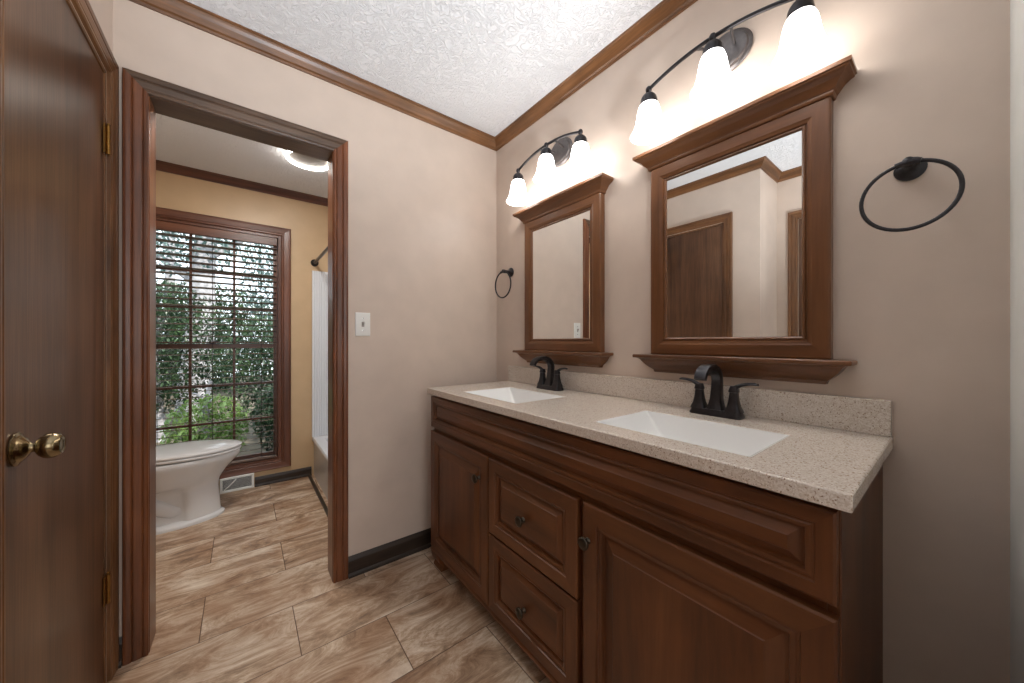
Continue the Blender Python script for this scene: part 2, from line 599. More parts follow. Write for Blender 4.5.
# bathroom beyond the doorway
WX0, WX1, WZ0, WZ1 = -0.605, 0.245, 0.178, 1.985
mb = MB()
mb.box(XB0 - 0.1, WX0, YW, YW + 0.15, 0, ZB).box(WX1, XB1 + 0.1, YW, YW + 0.15, 0, ZB)
mb.box(WX0, WX1, YW, YW + 0.15, 0, WZ0).box(WX0, WX1, YW, YW + 0.15, WZ1, ZB)
struct(mb, 'wall_window', M_BATH, 'tan wall around the window behind the toilet', 'wall')
struct(MB().box(XB0 - 0.1, XB0, Y2, YW, 0, ZB), 'wall_toilet', M_BATH, 'tan wall behind the toilet tank', 'wall')
struct(MB().box(XB1, XB1 + 0.1, Y2, YW, 0, ZB), 'wall_tub', M_BATH, 'tan wall along the bathtub', 'wall')

# crown mouldings (path runs with the room on its left)
def crown(z):
    return [(0, z - 0.056), (0.006, z - 0.056), (0.009, z - 0.048), (0.016, z - 0.044), (0.026, z - 0.026), (0.034, z - 0.015), (0.037, z - 0.008), (0.044, z - 0.006), (0.044, z), (0, z)]
mb = MB().sweep(HOR, [(XW, YB), (XW, YF), (XL, YF), (XL, 0.853), (XR, 0.853), (XR, -1.0)], crown(ZC), [1, 0, 1, 0, 1])
struct(mb, 'trim_1', TRIM, 'brown wooden crown moulding around the vanity room ceiling', 'crown moulding')
mb = MB().sweep(HOR, [(XB1, Y2), (XB1, YW), (XB0, YW), (XB0, Y2)], crown(ZB), [1, 0, 1])
struct(mb, 'trim_2', WIN, 'dark crown moulding above the window in the toilet room', 'crown moulding')

# baseboards
def basep(h):
    return [(0, 0), (0.022, 0), (0.022, 0.010), (0.018, 0.017), (0.013, 0.020), (0.013, h - 0.02), (0.010, h - 0.012), (0.006, h - 0.004), (0.004, h), (0, h)]
struct(MB().sweep(HOR, [(XW, YF), (DX1 + 0.066, YF)], basep(0.095), [0]), 'baseboard_far', BASE, 'dark brown baseboard between doorway and vanity', 'baseboard')
struct(MB().sweep(HOR, [(DX0 - 0.066, YF), (XL, YF)], basep(0.095), [0]), 'baseboard_left', BASE, 'short dark baseboard in the corner between the two door casings', 'baseboard')
struct(MB().sweep(HOR, [(XW, YB), (XW, 0.112)], basep(0.095), [1]), 'baseboard_right', BASE, 'baseboard right of the vanity', 'baseboard')
struct(MB().sweep(HOR, [(0.458, YW), (0.072, YW)], basep(0.072), [0]), 'baseboard_window', BASE, 'dark baseboard under the window beside the floor register', 'baseboard')
struct(MB().sweep(HOR, [(0.446, Y2), (0.446, YW - 0.0225)], [(0, 0), (0.016, 0), (0.014, 0.012), (0.008, 0.02), (0, 0.022)], [1]), 'trim_3', BASE, 'dark shoe moulding along the foot of the bathtub', 'moulding')

# casings: offset 0 = inner edge, outwards positive
CAS = [(0, 0), (0, 0.009), (0.004, 0.012), (0.010, 0.012), (0.013, 0.0095), (0.016, 0.012), (0.030, 0.0155), (0.034, 0.0155), (0.037, 0.013), (0.040, 0.0165), (0.050, 0.018), (0.056, 0.017), (0.058, 0.014), (0.058, 0)]
CASW = [(d * 1.09, h) for d, h in CAS]
FAR = lambda u, v, h: (u, YF - h, v)
struct(MB().sweep(FAR, [(DX0 - 0.002, 0), (DX0 - 0.002, DZ + 0.003), (DX1 + 0.002, DZ + 0.003), (DX1 + 0.002, 0)], CASW, [2, 0, 2]), 'trim_4', TRIMR, 'reddish brown casing around the doorway to the toilet room', 'door casing')
FARB = lambda u, v, h: (u, Y2 + h, v)
struct(MB().sweep(FARB, [(DX0 - 0.002, 0), (DX0 - 0.002, DZ + 0.003), (DX1 + 0.002, DZ + 0.003), (DX1 + 0.002, 0)], CASW, [2, 0, 2]), 'trim_5', TRIMR, 'casing on the toilet room side of the doorway', 'door casing')
mb = MB().box(DX0 - 0.018, DX0, YF, Y2, 0, DZ, 2).box(DX1, DX1 + 0.018, YF, Y2, 0, DZ, 2).box(DX0 - 0.018, DX1 + 0.018, YF, Y2, DZ, DZ + 0.018, 0)
struct(mb, 'trim_6', TRIMR, 'reddish brown jamb lining the doorway to the toilet room', 'door jamb', bevel=0.0015)
LEFT = lambda u, v, h: (XL + h, u, v)
struct(MB().sweep(LEFT, [(LY0 - 0.002, 0), (LY0 - 0.002, LZ + 0.003), (LY1 + 0.002, LZ + 0.003), (LY1 + 0.002, 0)], CAS, [2, 1, 2]), 'trim_7', TRIM, 'brown wooden casing around the closet door', 'door casing')
mb = MB().box(XL - 0.1, XL, LY0 - 0.0, LY0 + 0.012, 0, LZ, 2).box(XL - 0.1, XL, LY1 - 0.012, LY1, 0, LZ, 2).box(XL - 0.1, XL, LY0, LY1, LZ - 0.012, LZ, 1)
struct(mb, 'trim_8', TRIM, 'brown jamb lining the closet door opening', 'door jamb', bevel=0.001)

# closet door
d1 = struct(MB().box(XL - 0.038, XL - 0.003, LY0 + 0.014, LY1 - 0.014, 0.012, LZ - 0.015, 0), 'door_1', DOOR[2], 'dark brown flush wooden closet door with brass knob at far left', 'door', bevel=0.0015, origin=(XL, LY0, 0))
kx = XL - 0.003
kn = MB().lathe([(0.030, 0), (0.0335, 0.0015), (0.0335, 0.004), (0.030, 0.006), (0.0275, 0.007), (0.026, 0.009), (0.0225, 0.012), (0.017, 0.016), (0.012, 0.0185), (0.0095, 0.021), (0.0095, 0.026),
                         (0.014, 0.028), (0.020, 0.032), (0.0245, 0.038), (0.0262, 0.044), (0.0252, 0.051), (0.0220, 0.057), (0.0180, 0.0605), (0.0165, 0.0595), (0.010, 0.060), (0.0005, 0.0605)], (kx, LY0 + 0.073, 0.915), 'x', 36).build('door_knob', M_BRASS, d1, smooth=True, sharp=60)
kn['label'] = 'antique brass knob with round rosette'
for z0 in (0.268, 1.748):
    h = MB()
    for k in range(5):
        h.lathe([(0.0052, 0.0005), (0.0052, 0.0185)], (XL + 0.0065, LY1 - 0.012, z0 + 0.019 * k), 'z', 12)
    h.lathe([(0.0015, 0), (0.0045, 0.003), (0.0045, 0.006), (0.001, 0.009)], (XL + 0.0065, LY1 - 0.012, z0 + 0.095), 'z', 12)
    h.box(XL - 0.0005, XL + 0.003, LY1 - 0.030, LY1 - 0.012, z0, z0 + 0.095)
    hh = h.build('hinge', M_HINGE, d1, smooth=True)
    hh['label'] = 'small brass butt hinge'
# strike plate lip on the latch side
st = MB().box(XL - 0.001, XL + 0.0025, LY0 - 0.0005, LY0 + 0.0135, 0.895, 0.950).build('strike_plate', M_HINGE, d1, bevel=0.001)

# recessed second door (seen only in the mirror)
RECM = lambda u, v, h: (XR + h, u, v)
struct(MB().sweep(RECM, [(-0.05, 0), (-0.05, 2.03), (0.725, 2.03), (0.725, 0)], CAS, [2, 1, 2]), 'trim_9', TRIM, 'casing of the second brown door seen in the larger mirror', 'door casing')
d2 = struct(MB().box(XR, XR + 0.006, -0.045, 0.72, 0.01, 2.025), 'door_2', DOOR[2], 'second brown door seen at the right edge of the larger mirror', 'door', origin=(XR, 0.33, 0))
MB().lathe([(0.03, 0), (0.03, 0.006), (0.012, 0.012), (0.010, 0.03), (0.025, 0.042), (0.026, 0.055), (0.018, 0.066), (0.001, 0.067)], (XR + 0.006, 0.03, 0.92), 'x', 24).build('door_knob', M_BRASS, d2, smooth=True)

# ------------------------------------------------------------------ window and blind
win = empty('window_1', ((WX0 + WX1) / 2, YW, WZ0), 'tall dark wood double hung window with muntins behind the toilet', 'window', kind='structure')
WINM = lambda u, v, h: (u, YW - h, v)
WC = [(0, 0), (0, 0.010), (0.006, 0.013), (0.012, 0.013), (0.015, 0.011), (0.018, 0.014), (0.050, 0.017), (0.058, 0.019), (0.064, 0.018), (0.066, 0.014), (0.066, 0)]
MB().sweep(WINM, [(WX0, WZ0), (WX0, WZ1), (WX1, WZ1), (WX1, WZ0)], WC, [2, 0, 2, 0], closed=True).build('window_casing', WIN, win)
mb = MB()
t = 0.02
mb.box(WX0, WX0 + t, YW, YW + 0.15, WZ0, WZ1, 2).box(WX1 - t, WX1, YW, YW + 0.15, WZ0, WZ1, 2)
mb.box(WX0 + t, WX1 - t, YW, YW + 0.15, WZ0, WZ0 + 0.015, 0).box(WX0 + t, WX1 - t, YW, YW + 0.15, WZ1 - t, WZ1, 0)
mb.build('window_frame', WIN, win, bevel=0.001)
GX0, GX1 = WX0 + t, WX1 - t
ZM = 1.094
def sash(z0, z1, yy, name, bot, top):
    s = MB()
    w = 0.028
    s.box(GX0, GX0 + w, yy, yy + 0.03, z0, z1, 2).box(GX1 - w, GX1, yy, yy + 0.03, z0, z1, 2)
    s.box(GX0 + w, GX1 - w, yy, yy + 0.03, z0, z0 + bot, 0).box(GX0 + w, GX1 - w, yy, yy + 0.03, z1 - top, z1, 0)
    so = s.build(name, WIN, win, bevel=0.001)
    m = MB()
    gx0, gx1, gz0, gz1 = GX0 + w, GX1 - w, z0 + bot, z1 - top
    for i in (1, 2):
        x = gx0 + (gx1 - gx0) * i / 3
        m.box(x - 0.008, x + 0.008, yy + 0.006, yy + 0.026, gz0, gz1, 2)
        z = gz0 + (gz1 - gz0) * i / 3
        m.box(gx0, gx1, yy + 0.007, yy + 0.025, z - 0.008, z + 0.008, 0)
    m.build('muntins', WIN, so)
    MB().box(gx0, gx1, yy + 0.013, yy + 0.018, gz0, gz1).build('glass_pane', M_GLASS, so)
    return so
sash(WZ0 + 0.015, ZM + 0.02, YW + 0.070, 'lower_sash', 0.040, 0.036)
sash(ZM - 0.016, WZ1 - t, YW + 0.104, 'upper_sash', 0.036, 0.04)
lk = MB().box(-0.20, -0.16, YW + 0.072, YW + 0.098, ZM + 0.02, ZM + 0.028)
lk.lathe([(0.011, 0), (0.011, 0.008), (0.006, 0.012)], (-0.18, YW + 0.085, ZM + 0.028), 'z', 16)
lk.box(-0.185, -0.145, YW + 0.081, YW + 0.089, ZM + 0.034, ZM + 0.041)
lk.build('sash_lock', M_BRONZE, win, bevel=0.001)

bl = empty('window_blind', ((WX0 + WX1) / 2, YW + 0.03, WZ1 - 0.02), 'brown wooden venetian blind lowered over the tall window, slats open', 'window blind')
BX0, BX1 = WX0 + t + 0.012, WX1 - t - 0.010
hr = MB().box(BX0 - 0.004, BX1 + 0.004, YW + 0.006, YW + 0.012, WZ1 - 0.082, WZ1 - 0.021)
hr.box(BX0, BX1, YW + 0.014, YW + 0.062, WZ1 - 0.062, WZ1 - 0.022)
hr.build('headrail', WIN[0], bl, bevel=0.002)
sl = MB()
tilt = math.radians(-8)
pitch = 0.0445
z = WZ1 - 0.105
nsl = 0
while z > WZ0 + 0.062:
    yc = YW + 0.038
    c, s = math.cos(tilt), math.sin(tilt)
    pr = []
    for (a, b) in ((-0.024, -0.0012), (0.024, -0.0012), (0.024, 0.0014), (0.012, 0.0022), (-0.012, 0.0022), (-0.024, 0.0014)):
        pr.append((yc + a * c - b * s, z + a * s + b * c))
    sl.prism(pr, lambda u, v, a: (a, u, v), BX0, BX1)
    z -= pitch
    nsl += 1
sl.build('slats', M_SLAT, bl)
MB().box(BX0, BX1, YW + 0.014, YW + 0.062, WZ0 + 0.018, WZ0 + 0.034).build('bottom_rail', M_SLAT, bl, bevel=0.003)
for x in (BX0 + 0.10, (BX0 + BX1) / 2, BX1 - 0.10):
    c = MB()
    for yy in (YW + 0.0128, YW + 0.0635):
        c.tube([(x, yy, WZ0 + 0.03), (x, yy, WZ1 - 0.06)], 0.0011, 6)
    c.build('ladder_cord', M_CORD, bl)
MB().tube([(BX0 + 0.05, YW + 0.010, WZ1 - 0.07), (BX0 + 0.052, YW + 0.0035, WZ1 - 0.3), (BX0 + 0.05, YW + 0.0035, WZ1 - 0.75)], 0.004, 8).build('tilt_wand', M_SLAT, bl, smooth=True)

# ------------------------------------------------------------------ vanity
VX = 0.772                       # face frame
VY0, VY1 = 0.118, 1.645
van = empty('vanity_cabinet', (1.02, 0.88, 0), 'long dark walnut stained double vanity cabinet under the speckled countertop', 'cabinet')
b = MB()
b.box(VX, XW - 0.004, VY0, VY0 + 0.018, 0.092, 0.866, 2)                       # sides
b.box(VX, XW - 0.004, VY1 - 0.018, VY1, 0.092, 0.866, 2)
b.box(VX + 0.02, XW - 0.004, VY0 + 0.018, VY1 - 0.018, 0.092, 0.110, 1)        # bottom
b.box(XW - 0.012, XW - 0.004, VY0 + 0.018, VY1 - 0.018, 0.110, 0.866, 1)       # back
b.box(VX, VX + 0.02, VY0 + 0.018, VY1 - 0.018, 0.092, 0.105, 1)                # rails of the face frame
b.box(VX, VX + 0.02, VY0 + 0.018, VY1 - 0.018, 0.674, 0.706, 1)
b.box(VX, VX + 0.02, VY0 + 0.018, VY1 - 0.018, 0.846, 0.866, 1)
for yy in (0.634, 1.100):
    b.box(VX, VX + 0.02, yy, yy + 0.04, 0.105, 0.674, 2)
b.build('cabinet_body', CAB, van, bevel=0.0015)
bt = MB()
bt.prism([(VX - 0.020, 0.079), (VX - 0.020, 0.087), (VX - 0.015, 0.092), (VX - 0.012, 0.097), (VX + 0.03, 0.097), (VX + 0.03, 0.079)], lambda u, v, a: (u, a, v), VY0 - 0.002, VY1 + 0.002, 1)
bt.box(VX + 0.03, XW - 0.02, VY1 - 0.03, VY1, 0.079, 0.092, 0).box(VX + 0.03, XW - 0.02, VY0, VY0 + 0.03, 0.079, 0.092, 0)
bt.build('base_moulding', CAB, van, bevel=0.001)
def foot(y0, y1, xf):
    f = MB()
    pr = [(0.012, 0.0), (0.066, 0.0), (0.064, 0.010), (0.052, 0.022), (0.056, 0.040), (0.064, 0.060), (0.064, 0.079), (0.0, 0.079), (0.0, 0.064), (0.006, 0.044), (0.024, 0.024), (0.014, 0.012)]
    f.prism([(xf + u, v) for u, v in pr], lambda u, v, a: (u, a, v), y0, y1, 0)
    return f.build('foot', CAB[2], van, bevel=0.002)
for xf in (VX - 0.018, XW - 0.09):
    foot(VY1 - 0.09, VY1 - 0.004, xf)
    foot(VY0 + 0.004, VY0 + 0.09, xf)
FX = VX - 0.001
FR = lambda u, v, d: (FX - 0.020 + d, u, v)
RAISED = [(0, 0.020), (0, 0.003), (0.004, 0.0), (0.046, 0.0), (0.048, 0.004), (0.052, 0.004), (0.054, 0.0025), (0.062, 0.0045), (0.065, 0.013), (0.071, 0.013), (0.098, 0.0035), (0.100, 0.0015)]
DRAW = [(0, 0.020), (0, 0.003), (0.004, 0.0), (0.042, 0.0), (0.044, 0.004), (0.048, 0.004), (0.050, 0.0025), (0.057, 0.0045), (0.059, 0.013), (0.064, 0.013), (0.080, 0.0035), (0.082, 0.0015)]
FALSE = [(0, 0.020), (0, 0.003), (0.004, 0.0), (0.026, 0.0), (0.028, 0.004), (0.032, 0.004), (0.034, 0.0025), (0.040, 0.0045), (0.042, 0.013), (0.046, 0.013), (0.062, 0.0035), (0.064, 0.0015)]
KNOB = [(0.009, 0), (0.0085, 0.002), (0.006, 0.004), (0.0055, 0.012), (0.008, 0.015), (0.0155, 0.017), (0.0175, 0.020), (0.0175, 0.023), (0.0140, 0.026), (0.007, 0.0275), (0.0005, 0.028)]
def cab_knob(y, z, par):
    k = MB().lathe(KNOB, (FX - 0.020, y, z), '-x', 24).build('knob', M_KNOB, par, smooth=True, sharp=50)
    return k
def front(name, y0, y1, z0, z1, prof, kn=None, capm=0, label=None):
    o = MB().ringpanel(FR, y0, y1, z0, z1, prof, mcap=capm).build(name, [CAB[2], CAB[1]], van, bevel=0.0)
    if kn:
        cab_knob(kn[0], kn[1], o)
    return o
front('false_front', 0.121, 1.640, 0.703, 0.856, FALSE, capm=1)
front('door', 1.126, 1.642, 0.100, 0.682, RAISED, (1.186, 0.583))
front('door', 0.120, 0.647, 0.100, 0.682, RAISED, (0.627, 0.582))
front('drawer', 0.668, 1.120, 0.394, 0.680, DRAW, (0.906, 0.527), 1)
front('drawer', 0.668, 1.120, 0.100, 0.387, DRAW, (0.902, 0.222), 1)

# ------------------------------------------------------------------ countertop and sinks
CX0, CX1, CY0, CY1, CZ0, CZ1 = 0.735, XW - 0.002, 0.100, 1.650, 0.867, 0.897
SX0, SX1 = 0.814, 1.086
SINKS = [(0.260, 0.655), (1.026, 1.421)]
top = empty('countertop', (1.0, 0.875, CZ0), 'beige speckled stone countertop on the vanity with two rectangular sink cutouts', 'countertop')
mb = MB()
ys = [CY0, SINKS[0][0], SINKS[0][1], SINKS[1][0], SINKS[1][1], CY1]
xs = [CX0, SX0, SX1, CX1]
P = {}
for i, x in enumerate(xs):
    for j, y in enumerate(ys):
        for k, z in enumerate((CZ0, CZ1)):
            P[i, j, k] = mb.v((x, y, z))
for i in range(3):
    for j in range(5):
        if i == 1 and j in (1, 3):
            for (a, c) in (((1, j), (1, j + 1)), ((1, j + 1), (2, j + 1)), ((2, j + 1), (2, j)), ((2, j), (1, j))):
                mb.face([P[a + (0,)], P[c + (0,)], P[c + (1,)], P[a + (1,)]])
            continue
        for k in (0, 1):
            mb.face([P[i, j, k], P[i + 1, j, k], P[i + 1, j + 1, k], P[i, j + 1, k]])
for i in range(3):
    for j in (0, 5):
        mb.face([P[i, j, 0], P[i + 1, j, 0], P[i + 1, j, 1], P[i, j, 1]])
for j in range(5):
    for i in (0, 3):
        mb.face([P[i, j, 0], P[i, j + 1, 0], P[i, j + 1, 1], P[i, j, 1]])
mb.build('slab', M_QUARTZ, top, bevel=0.003)
MB().box(XW - 0.022, XW - 0.002, CY0 + 0.003, CY1, CZ1, 0.985).build('backsplash', M_QUARTZ, origin=(XW - 0.012, 0.875, CZ1), bevel=0.002)
tag(bpy.data.objects['backsplash'], 'beige speckled stone backsplash strip along the wall behind the two faucets', 'backsplash')

def make_sink(y0, y1, label):
    s = empty('sink', ((SX0 + SX1) / 2, (y0 + y1) / 2, 0.78), label, 'sink', 'undermount sinks in the countertop')
    x0, x1 = SX0 + 0.0006, SX1 - 0.0006
    a, c = y0 + 0.0006, y1 - 0.0006
    def rr(x0, x1, y0, y1, z, r, n=5):
        pts = []
        for (cx, cy, a0) in ((x1 - r, y1 - r, 0), (x0 + r, y1 - r, 90), (x0 + r, y0 + r, 180), (x1 - r, y0 + r, 270)):
            for k in range(n + 1):
                t = math.radians(a0 + 90 * k / n)
                pts.append((cx + r * math.cos(t), cy + r * math.sin(t), z))
        return pts
    m = MB()
    zt = CZ1 - 0.0015
    mx, my = (x0 + x1) / 2 + 0.03, (a + c) / 2
    inner = [rr(x0, x1, a, c, zt - 0.034, 0.004), rr(x0, x1, a, c, zt, 0.004), rr(x0 + 0.003, x1 - 0.003, a + 0.003, c - 0.003, zt, 0.006), rr(x0 + 0.005, x1 - 0.005, a + 0.006, c - 0.006, zt - 0.006, 0.008),
             rr(x0 + 0.035, x1 - 0.025, a + 0.095, c - 0.095, zt - 0.100, 0.016), rr(x0 + 0.045, x1 - 0.035, a + 0.110, c - 0.110, zt - 0.108, 0.016), rr(mx - 0.022, mx + 0.022, my - 0.022, my + 0.022, zt - 0.114, 0.0218)]
    under = [rr(mx - 0.030, mx + 0.030, my - 0.030, my + 0.030, zt - 0.124, 0.0298), rr(x0 + 0.038, x1 - 0.028, a + 0.102, c - 0.102, zt - 0.120, 0.016), rr(x0 + 0.025, x1 - 0.015, a + 0.085, c - 0.085, zt - 0.105, 0.016)]
    m.loft(inner + under + [inner[0]], 0, cap0=False, cap1=False)
    m.build('basin', M_SINK, s, smooth=True, sharp=60)
    d = MB().lathe([(0.026, 0.000), (0.026, 0.0025), (0.021, 0.004), (0.018, 0.002), (0.014, 0.006), (0.006, 0.0085), (0.0005, 0.009)], (mx, my, zt - 0.1145), 'z', 24).build('drain', M_BRONZE, s, smooth=True)
    d['label'] = 'dark bronze drain'
    return s
make_sink(*SINKS[0], 'white rectangular undermount sink nearest the viewer, below the larger looking mirror')
make_sink(*SINKS[1], 'white rectangular undermount sink near the corner, farther from the viewer')

# ------------------------------------------------------------------ faucets
FYC = 0.474
FXC = 1.188
def sq(cx, cy, z, hx, hy, r=0.22):
    """rounded square ring"""
    pts = []
    rr = r * min(hx, hy) * 2
    for (sx, sy, a0) in ((1, 1, 0), (-1, 1, 90), (-1, -1, 180), (1, -1, 270)):
        for k in range(4):
            t = math.radians(a0 + 30 * k)
            pts.append((cx + sx * (hx - rr) + rr * math.cos(t), cy + sy * (hy - rr) + rr * math.sin(t), z))
    return pts
fa = empty('faucet', (FXC, FYC, CZ1), 'oil rubbed bronze two handle faucet behind the nearer sink', 'faucet', 'bronze faucets on the countertop')
m = MB().loft([sq(FXC, FYC, CZ1, 0.027, 0.075), sq(FXC, FYC, CZ1 + 0.006, 0.027, 0.075), sq(FXC, FYC, CZ1 + 0.012, 0.0240, 0.0720), sq(FXC, FYC, CZ1 + 0.020, 0.0225, 0.0705)])
m.build('base_plate', M_BRONZE, fa, bevel=0.001, sharp=40)
# spout: square column that leans back and arches forward
sp = MB()
def spr(px, pz, nx, nz, w, t):
    """ring across the spout at (px,pz) with in-plane half thickness t along (nx,nz) and half width w along y"""
    out = []
    px *= 1.2
    pz = 0.018 + (pz - 0.018) * 1.06
    for (a, bb) in ((1, 1), (1, 0.6), (1, -0.6), (1, -1), (0.6, -1.0), (-0.6, -1.0), (-1, -1), (-1, -0.6), (-1, 0.6), (-1, 1), (-0.6, 1.0), (0.6, 1.0)):
        k = 0.93 if abs(a) == 1 and abs(bb) == 1 else 1
        out.append((FXC + px + nx * t * a * k, FYC + w * bb * k, CZ1 + pz + nz * t * a * k))
    return out
spine = [(0.000, 0.018, 0, 0.024, 0.021), (0.001, 0.030, 2, 0.0205, 0.0175), (0.003, 0.050, 4, 0.0165, 0.0145), (0.006, 0.080, 5, 0.0145, 0.0130), (0.008, 0.104, 2, 0.0140, 0.0125), (0.004, 0.122, 28, 0.0142, 0.0120), (-0.010, 0.137, 58, 0.0150, 0.0112),
         (-0.032, 0.146, 82, 0.0160, 0.0100), (-0.056, 0.146, 98, 0.0168, 0.0088), (-0.076, 0.139, 118, 0.0172, 0.0080), (-0.088, 0.126, 142, 0.0172, 0.0075), (-0.092, 0.114, 158, 0.0168, 0.0070)]
sp.loft([spr(px, pz, math.cos(math.radians(a)), math.sin(math.radians(a)), w, t) for px, pz, a, w, t in spine])
sp.build('spout', M_BRONZE, fa, smooth=True, sharp=45)
for sgn in (1, -1):
    yc = FYC + sgn * 0.0508
    h = MB().loft([sq(FXC, yc, CZ1 + 0.018, 0.0225, 0.0235), sq(FXC, yc, CZ1 + 0.024, 0.0215, 0.0215), sq(FXC, yc, CZ1 + 0.036, 0.0165, 0.0165), sq(FXC, yc, CZ1 + 0.054, 0.0130, 0.0130),
                   sq(FXC, yc, CZ1 + 0.072, 0.0112, 0.0112), sq(FXC, yc, CZ1 + 0.078, 0.0105, 0.0105)])
    ho = h.build('handle', M_BRONZE, fa, smooth=True, sharp=45)
    lv = MB().loft([sq(FXC, yc, CZ1 + 0.079, 0.0128, 0.0128), sq(FXC, yc, CZ1 + 0.083, 0.0128, 0.0128), sq(FXC, yc, CZ1 + 0.092, 0.0105, 0.0105), sq(FXC, yc, CZ1 + 0.097, 0.0085, 0.0085)])
    pts = [(-0.002, 0.088), (0.009, 0.096), (0.022, 0.103), (0.040, 0.107), (0.056, 0.108), (0.063, 0.107)]
    rings = []
    for i, (dy, dz) in enumerate(pts):
        w = [0.009, 0.0088, 0.0080, 0.0078, 0.0086, 0.0080][i]
        tt = [0.008, 0.0065, 0.0050, 0.0042, 0.0040, 0.0034][i]
        rings.append([(FXC + w * math.cos(q), yc + sgn * (dy - 0.3 * tt * math.sin(q)), CZ1 + dz + tt * math.sin(q)) for q in [2 * PI * k / 12 for k in range(12)]])
    lv.loft(rings)
    lv.build('lever', M_BRONZE, ho, smooth=True, sharp=50)
MB().tube([(FXC + 0.022, FYC, CZ1 + 0.018), (FXC + 0.022, FYC, CZ1 + 0.060)], 0.0025, 8).sphere((FXC + 0.022, FYC, CZ1 + 0.063), 0.0055).build('lift_rod', M_BRONZE, fa, smooth=True)
f2 = copy_tree(fa, shift=(0, 0.757, 0))
f2['label'] = 'oil rubbed bronze two handle faucet behind the farther sink near the corner'

# ------------------------------------------------------------------ mirrors
MY = 0.4705                     # centre of the nearer mirror
mir = empty('wall_mirror', (XW, MY, 1.01), 'brown wood framed mirror with crown top and shelf above the nearer sink', 'mirror', 'wood framed mirrors above the sinks')
MH, MZ0, MZ1 = 0.2595, 1.083, 1.790
MX = XW - 0.034
MF = lambda u, v, d: (MX + d, u, v)
fr = [(0, 0.033), (0, 0.004), (0.002, 0.001), (0.006, 0.0), (0.038, 0.0), (0.042, 0.0015), (0.049, 0.003), (0.051, 0.007), (0.053, 0.007), (0.055, 0.004), (0.058, 0.0035), (0.061, 0.006), (0.0635, 0.011), (0.0635, 0.023), (0.055, 0.033)]
MB().ringpanel(MF, MY - MH, MY + MH, MZ0, MZ1, fr, loop=True).build('frame', [MIR[2], MIR[1]], mir)
gl = MB().box(XW - 0.025, XW - 0.020, MY - MH + 0.0625, MY + MH - 0.0625, MZ0 + 0.0625, MZ1 - 0.0625).build('glass', M_MIRROR, mir)
gl['label'] = 'clear silvered mirror glass'
# crown cap and shelf: profile mitred round three sides (path runs with outside on its left)
U = [(XW - 0.001, MY + MH + 0.001), (MX - 0.0, MY + MH + 0.001), (MX - 0.0, MY - MH - 0.001), (XW - 0.001, MY - MH - 0.001)]
def three(prof):
    m = MB()
    path = [Vector(p) for p in U]
    # outside normals: +y, -x, -y ; build closed mitred loft of four stations
    offs = [Vector((0, 1)), Vector((-1, 1)), Vector((-1, -1)), Vector((0, -1))]
    rings = []
    for p, o in zip(path, offs):
        rings.append([(p.x + o.x * d, p.y + o.y * d, h) for d, h in prof])
    for i in range(3):
        a = [m.v(p) for p in rings[i]]
        c = [m.v(p) for p in rings[i + 1]]
        mi = 0 if i == 1 else 1
        k = len(prof)
        for j in range(k - 1):
            m.face([a[j], a[j + 1], c[j + 1], c[j]], mi)
        if i == 0: m.face(a, mi)
        if i == 2: m.face(c, mi)
    # top, bottom and back faces
    for h, d in ((prof[0][1], prof[0][0]), (prof[-1][1], prof[-1][0])):
        m.face([m.v((p.x + o.x * d, p.y + o.y * d, h)) for p, o in zip(path, offs)], 0)
    bk = [rings[0][j] for j in range(len(prof))] + [rings[3][j] for j in reversed(range(len(prof)))]
    m.face([m.v(p) for p in bk], 0)
    bmesh.ops.remove_doubles(m.bm, verts=m.bm.verts, dist=1e-5)
    return m
ZT = 1.846
capp = [(0.0, MZ1 - 0.004), (0.004, MZ1 - 0.003), (0.006, MZ1 + 0.003), (0.006, MZ1 + 0.007), (0.010, MZ1 + 0.010), (0.015, MZ1 + 0.017), (0.023, MZ1 + 0.027), (0.034, MZ1 + 0.035), (0.041, MZ1 + 0.038), (0.042, MZ1 + 0.042), (0.046, MZ1 + 0.043), (0.046, MZ1 + 0.053), (0.043, MZ1 + 0.055)]
three(capp).build('crown_cap', [MIR[1], MIR[0]], mir)
SZ = MZ0 - 0.009
shp = [(-0.018, SZ - 0.060), (-0.012, SZ - 0.0595), (-0.009, SZ - 0.050), (0.003, SZ - 0.040), (0.013, SZ - 0.030), (0.022, SZ - 0.018), (0.026, SZ - 0.011), (0.033, SZ - 0.006), (0.045, SZ - 0.004), (0.046, SZ), (0.046, SZ + 0.006), (0.043, SZ + 0.0085)]
three(shp).build('shelf', [MIR[1], MIR[0]], mir)
m2 = copy_tree(mir, shift=(0, 0.757, 0))
m2['label'] = 'brown wood framed mirror with crown top and shelf nearest the room corner'

# ------------------------------------------------------------------ vanity lights
SY = 0.475
SXC = 1.165
ZE, ZMID = 2.046, 2.086
sc = empty('vanity_light', (XW, SY, 2.05), 'three bell shade bronze vanity light above the nearer mirror, partly cut by the top edge', 'wall lamp', 'bronze vanity lights above the mirrors')
pl = MB()
def oval(a, bz, x):
    return [(x, SY + a * math.cos(2 * PI * k / 40), 2.086 + bz * math.sin(2 * PI * k / 40)) for k in range(40)]
pl.loft([oval(0.076, 0.066, XW - 0.001), oval(0.078, 0.068, XW - 0.006), oval(0.075, 0.065, XW - 0.010), oval(0.068, 0.058, XW - 0.012), oval(0.065, 0.055, XW - 0.019), oval(0.058, 0.048, XW - 0.022)])
pl.build('backplate', M_BRONZE2, sc, smooth=True, sharp=40)
HB = 0.217
def zbar(y):
    t = (y - SY) / HB
    return ZMID - (ZMID - ZE) * t * t
